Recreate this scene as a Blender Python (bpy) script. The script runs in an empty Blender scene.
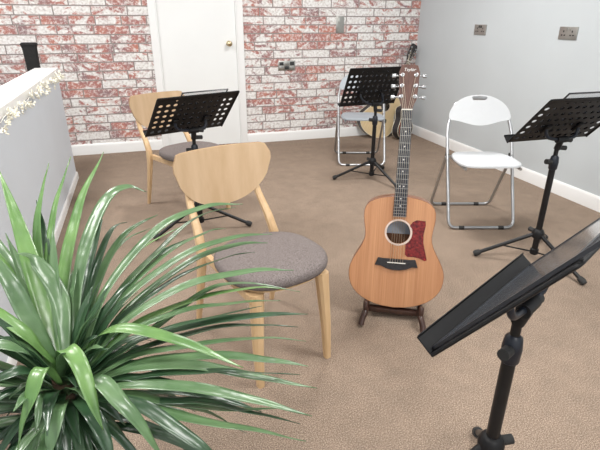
import bpy, bmesh, math, random
from mathutils import Vector, Matrix
R = math.radians
V = Vector
random.seed(7)
SC = bpy.context.scene
COL = SC.collection

# ------------------------------------------------------------------ materials
def new_mat(name):
    m = bpy.data.materials.new(name); m.use_nodes = True
    nt = m.node_tree
    return m, nt, nt.nodes['Principled BSDF']

def N(nt, typ, **kw):
    n = nt.nodes.new(typ)
    for k, v in kw.items():
        if hasattr(n, k): setattr(n, k, v)
        else: n.inputs[k].default_value = v
    return n

def mix_rgb(nt, fac, a, b, blend='MIX'):
    n = nt.nodes.new('ShaderNodeMix'); n.data_type = 'RGBA'; n.blend_type = blend
    for sock, val in ((n.inputs[0], fac), (n.inputs[6], a), (n.inputs[7], b)):
        if isinstance(val, bpy.types.NodeSocket): nt.links.new(val, sock)
        elif isinstance(val, (int, float)): sock.default_value = val
        else: sock.default_value = (*val, 1)
    return n.outputs[2]

def ramp(nt, fac, stops):
    n = nt.nodes.new('ShaderNodeValToRGB'); e = n.color_ramp.elements
    while len(e) < len(stops): e.new(.5)
    for el, (p, c) in zip(e, stops):
        el.position = p; el.color = (*c, 1) if len(c) == 3 else c
    nt.links.new(fac, n.inputs[0]); return n.outputs[0]

def coords(nt, scale=(1, 1, 1), rot=(0, 0, 0), loc=(0, 0, 0)):
    t = nt.nodes.new('ShaderNodeTexCoord'); mp = nt.nodes.new('ShaderNodeMapping')
    mp.inputs['Scale'].default_value = scale; mp.inputs['Rotation'].default_value = rot
    mp.inputs['Location'].default_value = loc
    nt.links.new(t.outputs['Object'], mp.inputs[0]); return mp.outputs[0]

def bump(nt, b, height, strength, dist=.002):
    n = N(nt, 'ShaderNodeBump', Strength=strength, Distance=dist)
    nt.links.new(height, n.inputs['Height']); nt.links.new(n.outputs[0], b.inputs['Normal'])

def plain(name, col, rough=.5, metal=0, var=.08, scale=30, bmp=0, spec=None, coat=0):
    m, nt, b = new_mat(name)
    nz = N(nt, 'ShaderNodeTexNoise', Scale=scale, Detail=3.0)
    nt.links.new(coords(nt), nz.inputs['Vector'])
    lo = tuple(c*(1-var) for c in col); hi = tuple(min(1, c*(1+var)) for c in col)
    nt.links.new(ramp(nt, nz.outputs[0], [(.3, lo), (.7, hi)]), b.inputs['Base Color'])
    b.inputs['Roughness'].default_value = rough; b.inputs['Metallic'].default_value = metal
    if spec is not None: b.inputs['Specular IOR Level'].default_value = spec
    if coat: b.inputs['Coat Weight'].default_value = coat; b.inputs['Coat Roughness'].default_value = .1
    if bmp: bump(nt, b, nz.outputs[0], bmp)
    return m

def wood(name, c1, c2, scale=(60, 60, 3), rough=.4, coat=0):
    m, nt, b = new_mat(name)
    nz = N(nt, 'ShaderNodeTexNoise', Scale=1.0, Detail=4.0, Roughness=.6)
    nt.links.new(coords(nt, scale), nz.inputs['Vector'])
    nt.links.new(ramp(nt, nz.outputs[0], [(.3, c1), (.7, c2)]), b.inputs['Base Color'])
    b.inputs['Roughness'].default_value = rough
    if coat: b.inputs['Coat Weight'].default_value = coat; b.inputs['Coat Roughness'].default_value = .15
    return m

def brick_material():
    m, nt, b = new_mat('whitewashed_brick_paper')
    tc = nt.nodes.new('ShaderNodeTexCoord'); sp = nt.nodes.new('ShaderNodeSeparateXYZ')
    nt.links.new(tc.outputs['Object'], sp.inputs[0])
    cb = nt.nodes.new('ShaderNodeCombineXYZ')
    ad = N(nt, 'ShaderNodeMath', operation='ADD'); ad.inputs[1].default_value = -1.2837 + .0815*40
    ax = N(nt, 'ShaderNodeMath', operation='ADD'); ax.inputs[1].default_value = 20.07
    nt.links.new(sp.outputs[0], ax.inputs[0]); nt.links.new(sp.outputs[2], ad.inputs[0])
    nt.links.new(ax.outputs[0], cb.inputs[0]); nt.links.new(ad.outputs[0], cb.inputs[1])
    # slightly crooked edges
    wn = N(nt, 'ShaderNodeTexNoise', Scale=9.0, Detail=2.0); nt.links.new(cb.outputs[0], wn.inputs['Vector'])
    sub = N(nt, 'ShaderNodeVectorMath', operation='SUBTRACT'); sub.inputs[1].default_value = (.5, .5, .5)
    nt.links.new(wn.outputs['Color'], sub.inputs[0])
    scl = N(nt, 'ShaderNodeVectorMath', operation='MULTIPLY'); scl.inputs[1].default_value = (.012, .008, 0)
    nt.links.new(sub.outputs[0], scl.inputs[0])
    vec = N(nt, 'ShaderNodeVectorMath', operation='ADD')
    nt.links.new(cb.outputs[0], vec.inputs[0]); nt.links.new(scl.outputs[0], vec.inputs[1])
    br = nt.nodes.new('ShaderNodeTexBrick')
    br.offset = .43; br.offset_frequency = 2; br.squash = .72; br.squash_frequency = 3
    br.inputs['Color1'].default_value = (0, 0, 0, 1); br.inputs['Color2'].default_value = (1, 1, 1, 1)
    br.inputs['Mortar'].default_value = (.5, .5, .5, 1)
    br.inputs['Scale'].default_value = 1; br.inputs['Mortar Size'].default_value = .0062
    br.inputs['Mortar Smooth'].default_value = .45; br.inputs['Bias'].default_value = 0
    br.inputs['Brick Width'].default_value = .315; br.inputs['Row Height'].default_value = .0815
    nt.links.new(vec.outputs[0], br.inputs['Vector'])
    rnd = br.outputs['Color']
    # worn whitewash: red patches of different size from brick to brick
    n1 = N(nt, 'ShaderNodeTexNoise', Scale=8.5, Detail=6.0, Roughness=.62, Distortion=.9)
    mp = N(nt, 'ShaderNodeMapping'); mp.inputs['Scale'].default_value = (.75, 1.35, 1)
    sh = N(nt, 'ShaderNodeVectorMath', operation='MULTIPLY_ADD'); sh.inputs[1].default_value = (37, 23, 11)
    nt.links.new(rnd, sh.inputs[0]); nt.links.new(cb.outputs[0], sh.inputs[2])
    nt.links.new(sh.outputs[0], mp.inputs[0]); nt.links.new(mp.outputs[0], n1.inputs['Vector'])
    k = N(nt, 'ShaderNodeMath', operation='MULTIPLY_ADD'); k.inputs[1].default_value = .20; k.inputs[2].default_value = -.085
    nt.links.new(rnd, k.inputs[0])
    s = N(nt, 'ShaderNodeMath', operation='ADD'); nt.links.new(n1.outputs[0], s.inputs[0]); nt.links.new(k.outputs[0], s.inputs[1])
    mask = ramp(nt, s.outputs[0], [(.49, (0, 0, 0)), (.56, (1, 1, 1))])
    n2 = N(nt, 'ShaderNodeTexNoise', Scale=5.0, Detail=3.0); nt.links.new(cb.outputs[0], n2.inputs['Vector'])
    red = ramp(nt, n2.outputs[0], [(.36, (.30, .19, .195)), (.5, (.42, .185, .165)), (.64, (.52, .215, .165))])
    n3 = N(nt, 'ShaderNodeTexNoise', Scale=45.0, Detail=4.0); nt.links.new(cb.outputs[0], n3.inputs['Vector'])
    white = ramp(nt, n3.outputs[0], [(.28, (.50, .45, .44)), (.46, (.75, .72, .70)), (.6, (.86, .85, .84))])
    n4 = N(nt, 'ShaderNodeTexNoise', Scale=34.0, Detail=5.0, Roughness=.7); nt.links.new(cb.outputs[0], n4.inputs['Vector'])
    flake = ramp(nt, n4.outputs[0], [(.48, (0, 0, 0)), (.62, (.85, .85, .85))])
    redw = mix_rgb(nt, flake, red, (.80, .74, .72))
    col = mix_rgb(nt, mask, white, redw)
    col = mix_rgb(nt, br.outputs['Fac'], col, (.27, .24, .225))
    nt.links.new(col, b.inputs['Base Color'])
    b.inputs['Roughness'].default_value = .75; b.inputs['Specular IOR Level'].default_value = .2
    return m

def carpet_material():
    m, nt, b = new_mat('brown_carpet')
    v = coords(nt)
    n1 = N(nt, 'ShaderNodeTexNoise', Scale=240.0, Detail=3.0, Roughness=.7); nt.links.new(v, n1.inputs['Vector'])
    n2 = N(nt, 'ShaderNodeTexNoise', Scale=9.0, Detail=6.0, Roughness=.7); nt.links.new(v, n2.inputs['Vector'])
    c = ramp(nt, n1.outputs[0], [(.32, (.110, .080, .060)), (.5, (.268, .206, .158)), (.68, (.51, .42, .335))])
    t = ramp(nt, n2.outputs[0], [(.3, (.84, .83, .83)), (.7, (1.08, 1.05, 1.04))])
    nt.links.new(mix_rgb(nt, 1.0, c, t, 'MULTIPLY'), b.inputs['Base Color'])
    b.inputs['Roughness'].default_value = .95; b.inputs['Specular IOR Level'].default_value = .1
    bump(nt, b, n1.outputs[0], .05, .001)
    return m

def leaf_mat(name, c1, c2):
    m, nt, b = new_mat(name)
    n1 = N(nt, 'ShaderNodeTexNoise', Scale=16.0, Detail=2.0); nt.links.new(coords(nt), n1.inputs['Vector'])
    nt.links.new(ramp(nt, n1.outputs[0], [(.3, c1), (.7, c2)]), b.inputs['Base Color'])
    b.inputs['Roughness'].default_value = .31; b.inputs['Specular IOR Level'].default_value = .75
    n2 = N(nt, 'ShaderNodeTexNoise', Scale=28.0, Detail=1.0); nt.links.new(coords(nt), n2.inputs['Vector'])
    bump(nt, b, n2.outputs[0], .45, .007)
    return m

def spruce_material():
    m, nt, b = new_mat('spruce_top')
    n1 = N(nt, 'ShaderNodeTexNoise', Scale=1.0, Detail=3.0, Roughness=.7); nt.links.new(coords(nt, (230, 2, 2.5)), n1.inputs['Vector'])
    n2 = N(nt, 'ShaderNodeTexNoise', Scale=1.0, Detail=2.0); nt.links.new(coords(nt, (26, 1, 1.2)), n2.inputs['Vector'])
    a = ramp(nt, n1.outputs[0], [(.3, (.46, .215, .098)), (.7, (.60, .315, .165))])
    t = ramp(nt, n2.outputs[0], [(.35, (.80, .74, .70)), (.65, (1.0, 1.0, 1.0))])
    nt.links.new(mix_rgb(nt, .8, a, t, 'MULTIPLY'), b.inputs['Base Color'])
    b.inputs['Roughness'].default_value = .35
    return m

def sunburst_material():
    m, nt, b = new_mat('sunburst_top')
    t = nt.nodes.new('ShaderNodeTexCoord'); sp = nt.nodes.new('ShaderNodeSeparateXYZ'); nt.links.new(t.outputs['Object'], sp.inputs[0])
    mp = N(nt, 'ShaderNodeMapping'); mp.inputs['Location'].default_value = (0, 0, -.62); mp.inputs['Scale'].default_value = (5.2, 0, 2.9)
    nt.links.new(t.outputs['Object'], mp.inputs[0])
    ln = N(nt, 'ShaderNodeVectorMath', operation='LENGTH'); nt.links.new(mp.outputs[0], ln.inputs[0])
    nt.links.new(ramp(nt, ln.outputs['Value'], [(.35, (.60, .22, .06)), (.75, (.30, .08, .025)), (.98, (.03, .015, .01))]), b.inputs['Base Color'])
    b.inputs['Roughness'].default_value = .2
    return m

def tortoise_material():
    m, nt, b = new_mat('red_tortoise')
    n1 = N(nt, 'ShaderNodeTexNoise', Scale=90.0, Detail=3.0); nt.links.new(coords(nt), n1.inputs['Vector'])
    nt.links.new(ramp(nt, n1.outputs[0], [(.35, (.07, .005, .005)), (.55, (.19, .012, .012)), (.75, (.33, .03, .02))]), b.inputs['Base Color'])
    b.inputs['Roughness'].default_value = .15
    return m

def fabric_material():
    m, nt, b = new_mat('grey_seat_fabric')
    n1 = N(nt, 'ShaderNodeTexNoise', Scale=260.0, Detail=3.0); nt.links.new(coords(nt), n1.inputs['Vector'])
    nt.links.new(ramp(nt, n1.outputs[0], [(.3, (.105, .088, .085)), (.7, (.26, .225, .215))]), b.inputs['Base Color'])
    b.inputs['Roughness'].default_value = .95; b.inputs['Specular IOR Level'].default_value = .15
    bump(nt, b, n1.outputs[0], .4, .002)
    return m

M = dict(
    brick=brick_material(), carpet=carpet_material(),
    greywall=plain('pale_grey_paint', (.55, .59, .61), .7, var=.015, scale=3),
    partition=plain('pale_blue_grey_paint', (.66, .71, .77), .7, var=.015, scale=3),  # grey made lighter and bluer in place of light the partition lacks
    white=plain('white_gloss_paint', (.86, .865, .86), .35, var=.01, scale=6),
    doorw=plain('white_door_paint', (.86, .875, .87), .4, var=.01, scale=4),
    ceil=plain('ceiling_white', (.85, .85, .84), .8, var=.02),
    oak=wood('pale_oak', (.54, .37, .215), (.66, .48, .31), (14, 14, 2.2), .45),
    oakleg=wood('oak_leg', (.55, .36, .19), (.70, .49, .28), (40, 40, 3), .42),
    oakedge=wood('oak_ply_edge', (.33, .20, .10), (.50, .33, .18), (6, 6, 160), .5),
    fabric=fabric_material(),
    black=plain('black_powder_coat', (.007, .007, .008), .5, var=.2, scale=80, spec=.3),
    blacktube=plain('black_tube', (.008, .008, .009), .35, var=.2, scale=40, spec=.35),
    rubber=plain('black_rubber', (.02, .02, .02), .7, var=.2),
    card=plain('glossy_black_card', (.012, .013, .015), .12, var=.04, scale=12, spec=.5, coat=.6),
    sheet=plain('clear_plastic_sleeve', (.28, .31, .37), .12, var=.02, scale=12, spec=.6),
    edge=plain('black_plastic_edging', (.02, .02, .024), .3, var=.1),
    chrome=plain('satin_tube', (.47, .48, .495), .3, 1.0, var=.05),
    chairw=plain('white_chair_enamel', (.63, .65, .67), .4, var=.01),
    chairg=plain('light_grey_chair_enamel', (.33, .365, .40), .45, var=.02),
    steel=plain('brushed_steel', (.46, .455, .43), .35, 1.0, var=.06, scale=60),
    dark=plain('dark_inset', (.03, .03, .03), .5),
    brass=plain('aged_brass', (.62, .52, .34), .25, 1.0, var=.06),
    spruce=spruce_material(),
    sapele=wood('sapele', (.16, .06, .03), (.28, .12, .06), (80, 80, 4), .35),
    ebony=plain('ebony', (.022, .020, .022), .35, var=.3, scale=90),
    fretboard=plain('fretboard_ebony', (.030, .034, .048), .4, var=.3, scale=60),
    headst=wood('rosewood_face', (.085, .045, .038), (.16, .085, .068), (120, 120, 4), .3),
    bone=plain('bone', (.82, .80, .74), .4, var=.02),
    pearl=plain('pearl', (.80, .80, .78), .25, var=.05),
    cream=plain('cream_binding', (.82, .74, .58), .35, var=.03),
    rosette=plain('pale_rosette', (.66, .54, .47), .4, var=.05),
    string=plain('string_wire', (.70, .62, .50), .3, .9, var=.05),
    tort=tortoise_material(),
    paper=plain('paper_label', (.68, .74, .84), .8, var=.03),
    natural=wood('natural_spruce', (.66, .50, .28), (.78, .62, .38), (120, 2, 3), .35),
    burst=sunburst_material(),
    standwood=wood('dark_stand_wood', (.030, .014, .011), (.070, .034, .025), (40, 40, 6), .3),
    bluecap=plain('dark_blue_collar', (.010, .013, .021), .4, var=.1, spec=.4),
    leafd=leaf_mat('leaf_dark', (.018, .050, .022), (.040, .092, .040)),
    leafm=leaf_mat('leaf_mid', (.066, .135, .055), (.120, .21, .095)),
    leafb=leaf_mat('leaf_bright', (.090, .195, .055), (.155, .29, .085)),
    stem=plain('brown_stem', (.10, .065, .04), .8, var=.3, bmp=.4),
    pot=plain('grey_pot', (.20, .20, .20), .6, var=.1),
    soil=plain('dark_soil', (.03, .022, .016), .95, var=.4, scale=80, bmp=.6),
    blossom=plain('cream_blossom', (.90, .87, .74), .6, var=.03),
    wire=plain('pale_wire', (.75, .74, .68), .5),
    flock=plain('black_felt', (.010, .010, .010), .85, var=.3, scale=60),
)
M['sheet'].node_tree.nodes['Principled BSDF'].inputs['Alpha'].default_value = .17
_lm, _nt, _b = new_mat('lamp_diffuser')
_b.inputs['Base Color'].default_value = (.9, .9, .9, 1); _b.inputs['Emission Color'].default_value = (1, .98, .95, 1); _b.inputs['Emission Strength'].default_value = 4
M['lamp'] = _lm

# ------------------------------------------------------------------ mesh helpers
class MB:
    """collects shapes into one mesh"""
    def __init__(s): s.v = []; s.f = []; s.mi = []; s.cur = 0; s.X = Matrix()
    def add(s, vs, fs):
        o = len(s.v)
        s.v += [s.X @ V(p) for p in vs]
        for f in fs: s.f.append([i+o for i in f]); s.mi.append(s.cur)
        return s
    def box(s, c, d, rot=None, bev=0):
        bm = bmesh.new(); bmesh.ops.create_cube(bm, size=1)
        for v in bm.verts: v.co = V((v.co.x*d[0], v.co.y*d[1], v.co.z*d[2]))
        if bev: bmesh.ops.bevel(bm, geom=bm.edges[:], offset=bev, segments=2, affect='EDGES', profile=.5)
        mt = Matrix.Translation(c) @ (rot.to_4x4() if rot else Matrix())
        bm.verts.index_update()
        vs = [mt @ v.co for v in bm.verts]; fs = [[v.index for v in f.verts] for f in bm.faces]
        bm.free(); return s.add(vs, fs)
    def tube(s, pts, r, seg=12, closed=False, cap=True, flat=None):
        pts = [V(p) for p in pts]; n = len(pts)
        rs = r if isinstance(r, (list, tuple)) else [r]*n
        tan = []
        for i in range(n):
            a = pts[i-1] if (i > 0 or closed) else pts[i]
            b = pts[(i+1) % n] if (i < n-1 or closed) else pts[i]
            tan.append((b-a).normalized())
        up = V((0, 0, 1)) if abs(tan[0].z) < .9 else V((1, 0, 0))
        u = (up - tan[0]*up.dot(tan[0])).normalized()
        vs = []
        for i in range(n):
            u = (u - tan[i]*u.dot(tan[i])).normalized(); w = tan[i].cross(u)
            for k in range(seg):
                a = 2*math.pi*k/seg
                vs.append(pts[i] + (u*math.cos(a) + w*math.sin(a)*(flat or 1))*rs[i])
        fs = []
        for i in range(n if closed else n-1):
            j = (i+1) % n
            for k in range(seg):
                l = (k+1) % seg
                fs.append([i*seg+k, i*seg+l, j*seg+l, j*seg+k])
        if cap and not closed:
            fs.append(list(range(seg))[::-1]); fs.append([(n-1)*seg+k for k in range(seg)])
        return s.add(vs, fs)
    def cyl(s, a, b, r, r2=None, seg=16): return s.tube([a, b], [r, r if r2 is None else r2], seg)
    def lathe(s, prof, c=(0, 0, 0), seg=24, M3=None):
        mt = M3 or Matrix.Identity(3); vs = []; fs = []
        for r, z in prof:
            for k in range(seg):
                a = 2*math.pi*k/seg; vs.append(V(c) + mt @ V((r*math.cos(a), r*math.sin(a), z)))
        for i in range(len(prof)-1):
            for k in range(seg):
                l = (k+1) % seg; fs.append([i*seg+k, i*seg+l, (i+1)*seg+l, (i+1)*seg+k])
        fs.append(list(range(seg))[::-1]); fs.append([(len(prof)-1)*seg+k for k in range(seg)])
        return s.add(vs, fs)
    def rings(s, rings, closed_ring=True, cap=True):
        n = len(rings[0]); vs = [p for r in rings for p in r]; fs = []
        for i in range(len(rings)-1):
            for k in range(n if closed_ring else n-1):
                l = (k+1) % n; fs.append([i*n+k, i*n+l, (i+1)*n+l, (i+1)*n+k])
        if cap: fs.append(list(range(n))[::-1]); fs.append([(len(rings)-1)*n+k for k in range(n)])
        return s.add(vs, fs)
    def prism(s, pts2, y0, y1):
        """outline in x,z extruded in y"""
        return s.rings([[V((x, y0, z)) for x, z in pts2], [V((x, y1, z)) for x, z in pts2]])
    def build(s, name, mats, parent=None, smooth=True, bevel=0, angle=40):
        me = bpy.data.meshes.new(name); me.from_pydata([tuple(v) for v in s.v], [], s.f)
        if not isinstance(mats, (list, tuple)): mats = [mats]
        for m in mats: me.materials.append(m)
        for p, i in zip(me.polygons, s.mi): p.material_index = i
        bm = bmesh.new(); bm.from_mesh(me); bmesh.ops.recalc_face_normals(bm, faces=bm.faces[:]); bm.to_mesh(me); bm.free()
        if smooth:
            me.polygons.foreach_set('use_smooth', [True]*len(me.polygons))
            me.set_sharp_from_angle(angle=R(angle))
        o = bpy.data.objects.new(name, me); COL.objects.link(o)
        if parent: o.parent = parent
        if bevel:
            b = o.modifiers.new('bevel', 'BEVEL'); b.width = bevel; b.segments = 2; b.limit_method = 'ANGLE'
        return o

def tag(o, label, cat, group=None, kind=None):
    if label: o['label'] = label
    if cat: o['category'] = cat
    if group: o['group'] = group
    if kind: o['kind'] = kind
    return o

def thing(name, label, cat, loc=(0, 0, 0), rz=0, group=None):
    o = bpy.data.objects.new(name, None); COL.objects.link(o); o.empty_display_size = .1
    o.location = loc; o.rotation_euler = (0, 0, R(rz))
    return tag(o, label, cat, group)

def struct(o): o['kind'] = 'structure'; return o

def dup(root, loc, rz, label, group=None):
    def cp(o, parent):
        c = o.copy(); COL.objects.link(c)
        if parent: c.parent = parent
        for ch in o.children: cp(ch, c)
        return c
    r = cp(root, None); r.location = loc; r.rotation_euler = (0, 0, R(rz)); r['label'] = label
    if group: r['group'] = group
    return r

def arc(c, r, a0, a1, n):
    return [(c[0]+r*math.cos(R(a0+(a1-a0)*i/n)), c[1]+r*math.sin(R(a0+(a1-a0)*i/n))) for i in range(n+1)]

def round_path(pts, rad, n=6):
    """polyline with rounded corners"""
    pts = [V(p) for p in pts]; out = [pts[0]]
    for i in range(1, len(pts)-1):
        a, b, c = pts[i-1], pts[i], pts[i+1]
        d1 = (a-b).normalized(); d2 = (c-b).normalized()
        p, q = b+d1*rad, b+d2*rad
        for k in range(n+1):
            t = k/n; out.append(p*(1-t)**2 + b*2*t*(1-t) + q*t*t)
    out.append(pts[-1]); return out

def catmull(pts, n=8):
    P = [V(p) for p in pts]; P = [P[0]*2-P[1]] + P + [P[-1]*2-P[-2]]; out = []
    for i in range(1, len(P)-2):
        for k in range(n):
            t = k/n
            out.append(.5*((2*P[i]) + (P[i+1]-P[i-1])*t + (2*P[i-1]-5*P[i]+4*P[i+1]-P[i+2])*t*t + (3*P[i]-P[i-1]-3*P[i+1]+P[i+2])*t**3))
    out.append(P[-2]); return out

# ------------------------------------------------------------------ room
XR, YB, CEIL = 3.037, 5.138, 2.55
XL, YF = -3.6, -2.4
struct(MB().box(((XL+XR)/2, (YF+YB)/2, -.05), (XR-XL+.3, YB-YF+.3, .1)).build('floor', M['carpet'], smooth=False))
struct(MB().box(((XL+XR)/2, (YF+YB)/2, CEIL+.05), (XR-XL+.3, YB-YF+.3, .1)).build('ceiling', M['ceil'], smooth=False))
struct(MB().box(((XL+XR)/2, YB+.06, CEIL/2), (XR-XL+.3, .12, CEIL)).build('wall_back', M['brick'], smooth=False)).location = (0, 0, 0)
struct(MB().box((XR+.06, (YF+YB)/2, CEIL/2), (.12, YB-YF, CEIL)).build('wall_right', M['greywall'], smooth=False))
DX0, DX1 = .139, 1.039
def skirt_prof(d=.016, h=.105): return [(0, 0), (d, 0), (d, h-.02), (d*.75, h-.008), (d*.35, h), (0, h)]
def skirt_back(x0, x1):
    return MB().rings([[V((x, YB-a, b)) for a, b in skirt_prof()] for x in (x0, x1)])
struct(skirt_back(XL, DX0).build('baseboard_left', M['white'], angle=30))
struct(skirt_back(DX1, XR).build('baseboard_back', M['white'], angle=30))
struct(MB().rings([[V((XR-a, y, b)) for a, b in skirt_prof()] for y in (YF, YB-.016)]).build('baseboard_right', M['white'], angle=30))

# door with casing
door = struct(MB().box(((DX0+DX1)/2, YB-.006, 1.0), (DX1-DX0-.14, .012, 1.98)).build('door_1', M['doorw'], smooth=False, bevel=.002))
fr = MB()
for x in (DX0+.0375, DX1-.0375):
    fr.box((x, YB-.012, 1.01), (.075, .024, 2.02))
    fr.box((x+(.034 if x < .5 else -.034), YB-.017, 1.01), (.012, .034, 2.02))
fr.box(((DX0+DX1)/2, YB-.012, 2.05), (DX1-DX0, .024, .075))
fr.build('door_frame', M['white'], door, smooth=False, bevel=.004)
kn = MB()
MY = Matrix.Rotation(R(90), 3, 'X')
kn.lathe([(.027, 0), (.027, .006), (.018, .010), (.010, .013), (.010, .030), (.020, .036), (.027, .046), (.027, .056), (.020, .066), (.006, .070)], (.885, YB-.012, 1.03), 24, MY)
kn.build('door_knob', M['brass'], door)

# low partition on the left with a white capping
PX, PY = -.62, 4.34
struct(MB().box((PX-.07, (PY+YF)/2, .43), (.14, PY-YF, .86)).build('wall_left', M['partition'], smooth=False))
struct(MB().box((PX-.072, (PY+YF)/2+.004, .883), (.172, PY-YF+.008, .046)).build('trim_1', M['white'], smooth=False, bevel=.004))
struct(MB().rings([[V((PX+a*.8, y, b*.55)) for a, b in skirt_prof()] for y in (YF, PY)]).build('trim_2', M['white'], angle=30))

# unseen ceiling light panels, added to brighten the room
for i, (x, y) in enumerate(((-.9, 3.3), (1.6, 3.3), (-.9, .9), (1.6, .9), (.4, -1.3))):
    t = thing('ceiling_light', None, 'light', (x, y, CEIL))
    tag(t, ['square ceiling light panel above the low partition, far row', 'square ceiling light panel above the white chair, far row', 'square ceiling light panel above the plant', 'square ceiling light panel above the nearest music stand', 'square ceiling light panel behind the viewer'][i], 'light')
    f = MB()
    for sx, sy, dx, dy in ((0, .3, .62, .02), (0, -.3, .62, .02), (.3, 0, .02, .58), (-.3, 0, .02, .58)): f.box((sx, sy, -.008), (dx, dy, .016))
    f.build('frame', M['white'], t, smooth=False)
    MB().box((0, 0, -.004), (.58, .58, .006)).build('diffuser', M['lamp'], t, smooth=False)
    ld = bpy.data.lights.new('panel_light', 'AREA'); ld.shape = 'SQUARE'; ld.size = .56; ld.energy = 38; ld.color = (1, .985, .96)
    lo = bpy.data.objects.new('panel_light', ld); COL.objects.link(lo); lo.location = (0, 0, -.02); lo.parent = t

# ------------------------------------------------------------------ sockets and plates
def plate_mb(w, h, d=.008): return MB().box((0, -d/2, 0), (w, d, h), bev=.002)
def socket_twin(label, loc, rz, usb):
    t = thing('wall_socket', label, 'socket', loc, rz, 'twin sockets on the grey wall')
    plate_mb(.168, .088).build('plate', M['steel'], t)
    for s in (-1, 1):
        p = MB()
        for dx, dz, w, h in ((0, .012, .009, .014), (-.013, -.014, .013, .009), (.013, -.014, .013, .009)):
            p.box((s*.040+dx, -.0085, dz), (w, .003, h))
        p.build('pin_holes', M['dark'], t, smooth=False)
        MB().box((s*.014, -.0105, .026), (.012, .006, .020), bev=.001).build('rocker_switch', M['dark'] if usb else M['steel'], t)
    return t
socket_twin('brushed steel twin socket on the grey wall, the one nearer the brick corner', (XR, 4.04, 1.176), -90, True)
socket_twin('brushed steel twin socket on the grey wall above the right-hand music stand', (XR, 3.018, 1.176), -90, False)
t = thing('wall_plate', 'steel plate with six dark grid modules low on the brick wall', 'socket', (1.492, YB, .803))
plate_mb(.186, .098).build('plate', M['steel'], t)
for i in range(3):
    for k in range(2):
        MB().box((-.058+.058*i, -.0095, -.021+.042*k), (.046, .004, .034), bev=.001).build('module', M['dark'] if (i+k) % 2 else M['steel'], t)
t = thing('wall_switch', 'narrow upright grey metal switch plate high on the brick wall', 'switch', (2.084, YB, 1.205))
plate_mb(.088, .166, .010).build('plate', M['steel'], t)
MB().box((0, -.012, .03), (.04, .006, .06), bev=.001).build('rocker_switch', M['steel'], t)

# ------------------------------------------------------------------ oak chairs
def seat_outline(k=1.0, n=48):
    out = []
    for i in range(n):
        a = 2*math.pi*i/n; c, s = math.cos(a), math.sin(a)
        e = 2/2.7
        x = .212*math.copysign(abs(c)**e, c); y = -.20*math.copysign(abs(s)**e, s)
        x *= 1 + .04*(-y/.2) if y > 0 else 1 - .10*(-y/.2)**2
        out.append((x*k, y*k))
    return out
def make_oak_chair(label):
    t = thing('dining_chair', label, 'chair')
    # padded seat: front is -y
    s = MB(); rg = []
    for k, z in ((.90, .400), (.965, .402), (.995, .412), (1.0, .424), (.985, .436), (.94, .444), (.84, .449), (.6, .452), (.3, .453), (.05, .453)):
        rg.append([V((x, y, z)) for x, y in seat_outline(k)])
    s.rings(rg); s.build('seat', M['fabric'], t, angle=70)
    b = MB(); b.rings([[V((x, y, z)) for x, y in seat_outline(k)] for k, z in ((.86, .384), (.89, .386), (.89, .3995))]); b.build('seat_base', M['oakleg'], t)
    # backrest: D shaped curved plywood
    def back(n=22, m=12):
        g = []
        for i in range(n+1):
            u = -1+2*i/n; x = .222*u
            if abs(u) < .86: top = .774
            else: top = .774 - .042*((abs(u)-.86)/.14)**2.2
            w = (1-min(1, abs(u))**2.3)
            bot = .704 - .180*w**.62
            top = max(top, bot+.002)
            yc = .398 - .045*u*u     # wings come forward
            g.append([(x, yc + .11*(bot+(top-bot)*k/m-.57), bot+(top-bot)*k/m) for k in range(m+1)])
        return g
    g = back(); n = len(g); m = len(g[0])
    bk = MB(); th = .013
    vs = [V(p) for c in g for p in c] + [V(p)+V((0, th, 0)) for c in g for p in c]; o = n*m; fs = []
    for i in range(n-1):
        for k in range(m-1):
            fs.append([i*m+k, (i+1)*m+k, (i+1)*m+k+1, i*m+k+1]); fs.append([o+i*m+k, o+i*m+k+1, o+(i+1)*m+k+1, o+(i+1)*m+k])
    bk.add(vs, fs); e = []
    for i in range(n-1):
        for k in (0, m-1): e.append([i*m+k, (i+1)*m+k, o+(i+1)*m+k, o+i*m+k])
    for k in range(m-1):
        for i in (0, n-1): e.append([i*m+k, i*m+k+1, o+i*m+k+1, o+i*m+k])
    bk.cur = 1; base = len(bk.f); bk.f += e; bk.mi += [1]*len(e)
    bo = bk.build('backrest', [M['oak'], M['oakedge']], t, angle=50)
    def leg(path, w, d):
        l = MB(); rr = []
        for p, ww, dd in zip(path, w, d):
            rr.append([V(p)+V((sx*ww/2, sy*dd/2, 0)) for sx, sy in ((-1, -.55), (-.55, -1), (.55, -1), (1, -.55), (1, .55), (.55, 1), (-.55, 1), (-1, .55))])
        return l.rings(rr)
    for sx in (-1, 1):
        leg([(sx*.156, -.172, 0), (sx*.154, -.160, .15), (sx*.142, -.138, .384)], (.027, .036, .050), (.027, .034, .046)).build('leg', M['oakleg'], t)
        pts = [(sx*.192, .335, 0), (sx*.188, .300, .15), (sx*.180, .268, .32), (sx*.174, .272, .40), (sx*.168, .312, .47), (sx*.162, .384, .55), (sx*.157, .4165, .61), (sx*.150, .429, .70)]
        leg(pts, (.020, .027, .034, .036, .033, .028, .025, .020), (.022, .030, .040, .042, .038, .03, .020, .012)).build('leg', M['oakleg'], t)
        MB().box((sx*.160, .055, .366), (.022, .40, .034)).build('side_rail', M['oakleg'], t, smooth=False, bevel=.003)
    return t
oak = make_oak_chair('pale oak chair with grey pad seat, nearest, behind the plant leaves')
oak.location = (.398, 1.605, 0); oak.rotation_euler = (0, 0, R(16)); oak['group'] = 'oak chairs with grey seats'
dup(oak, (.278, 3.32, 0), 28, 'pale oak chair with grey seat farther back, against the door and brick wall', 'oak chairs with grey seats')

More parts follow.
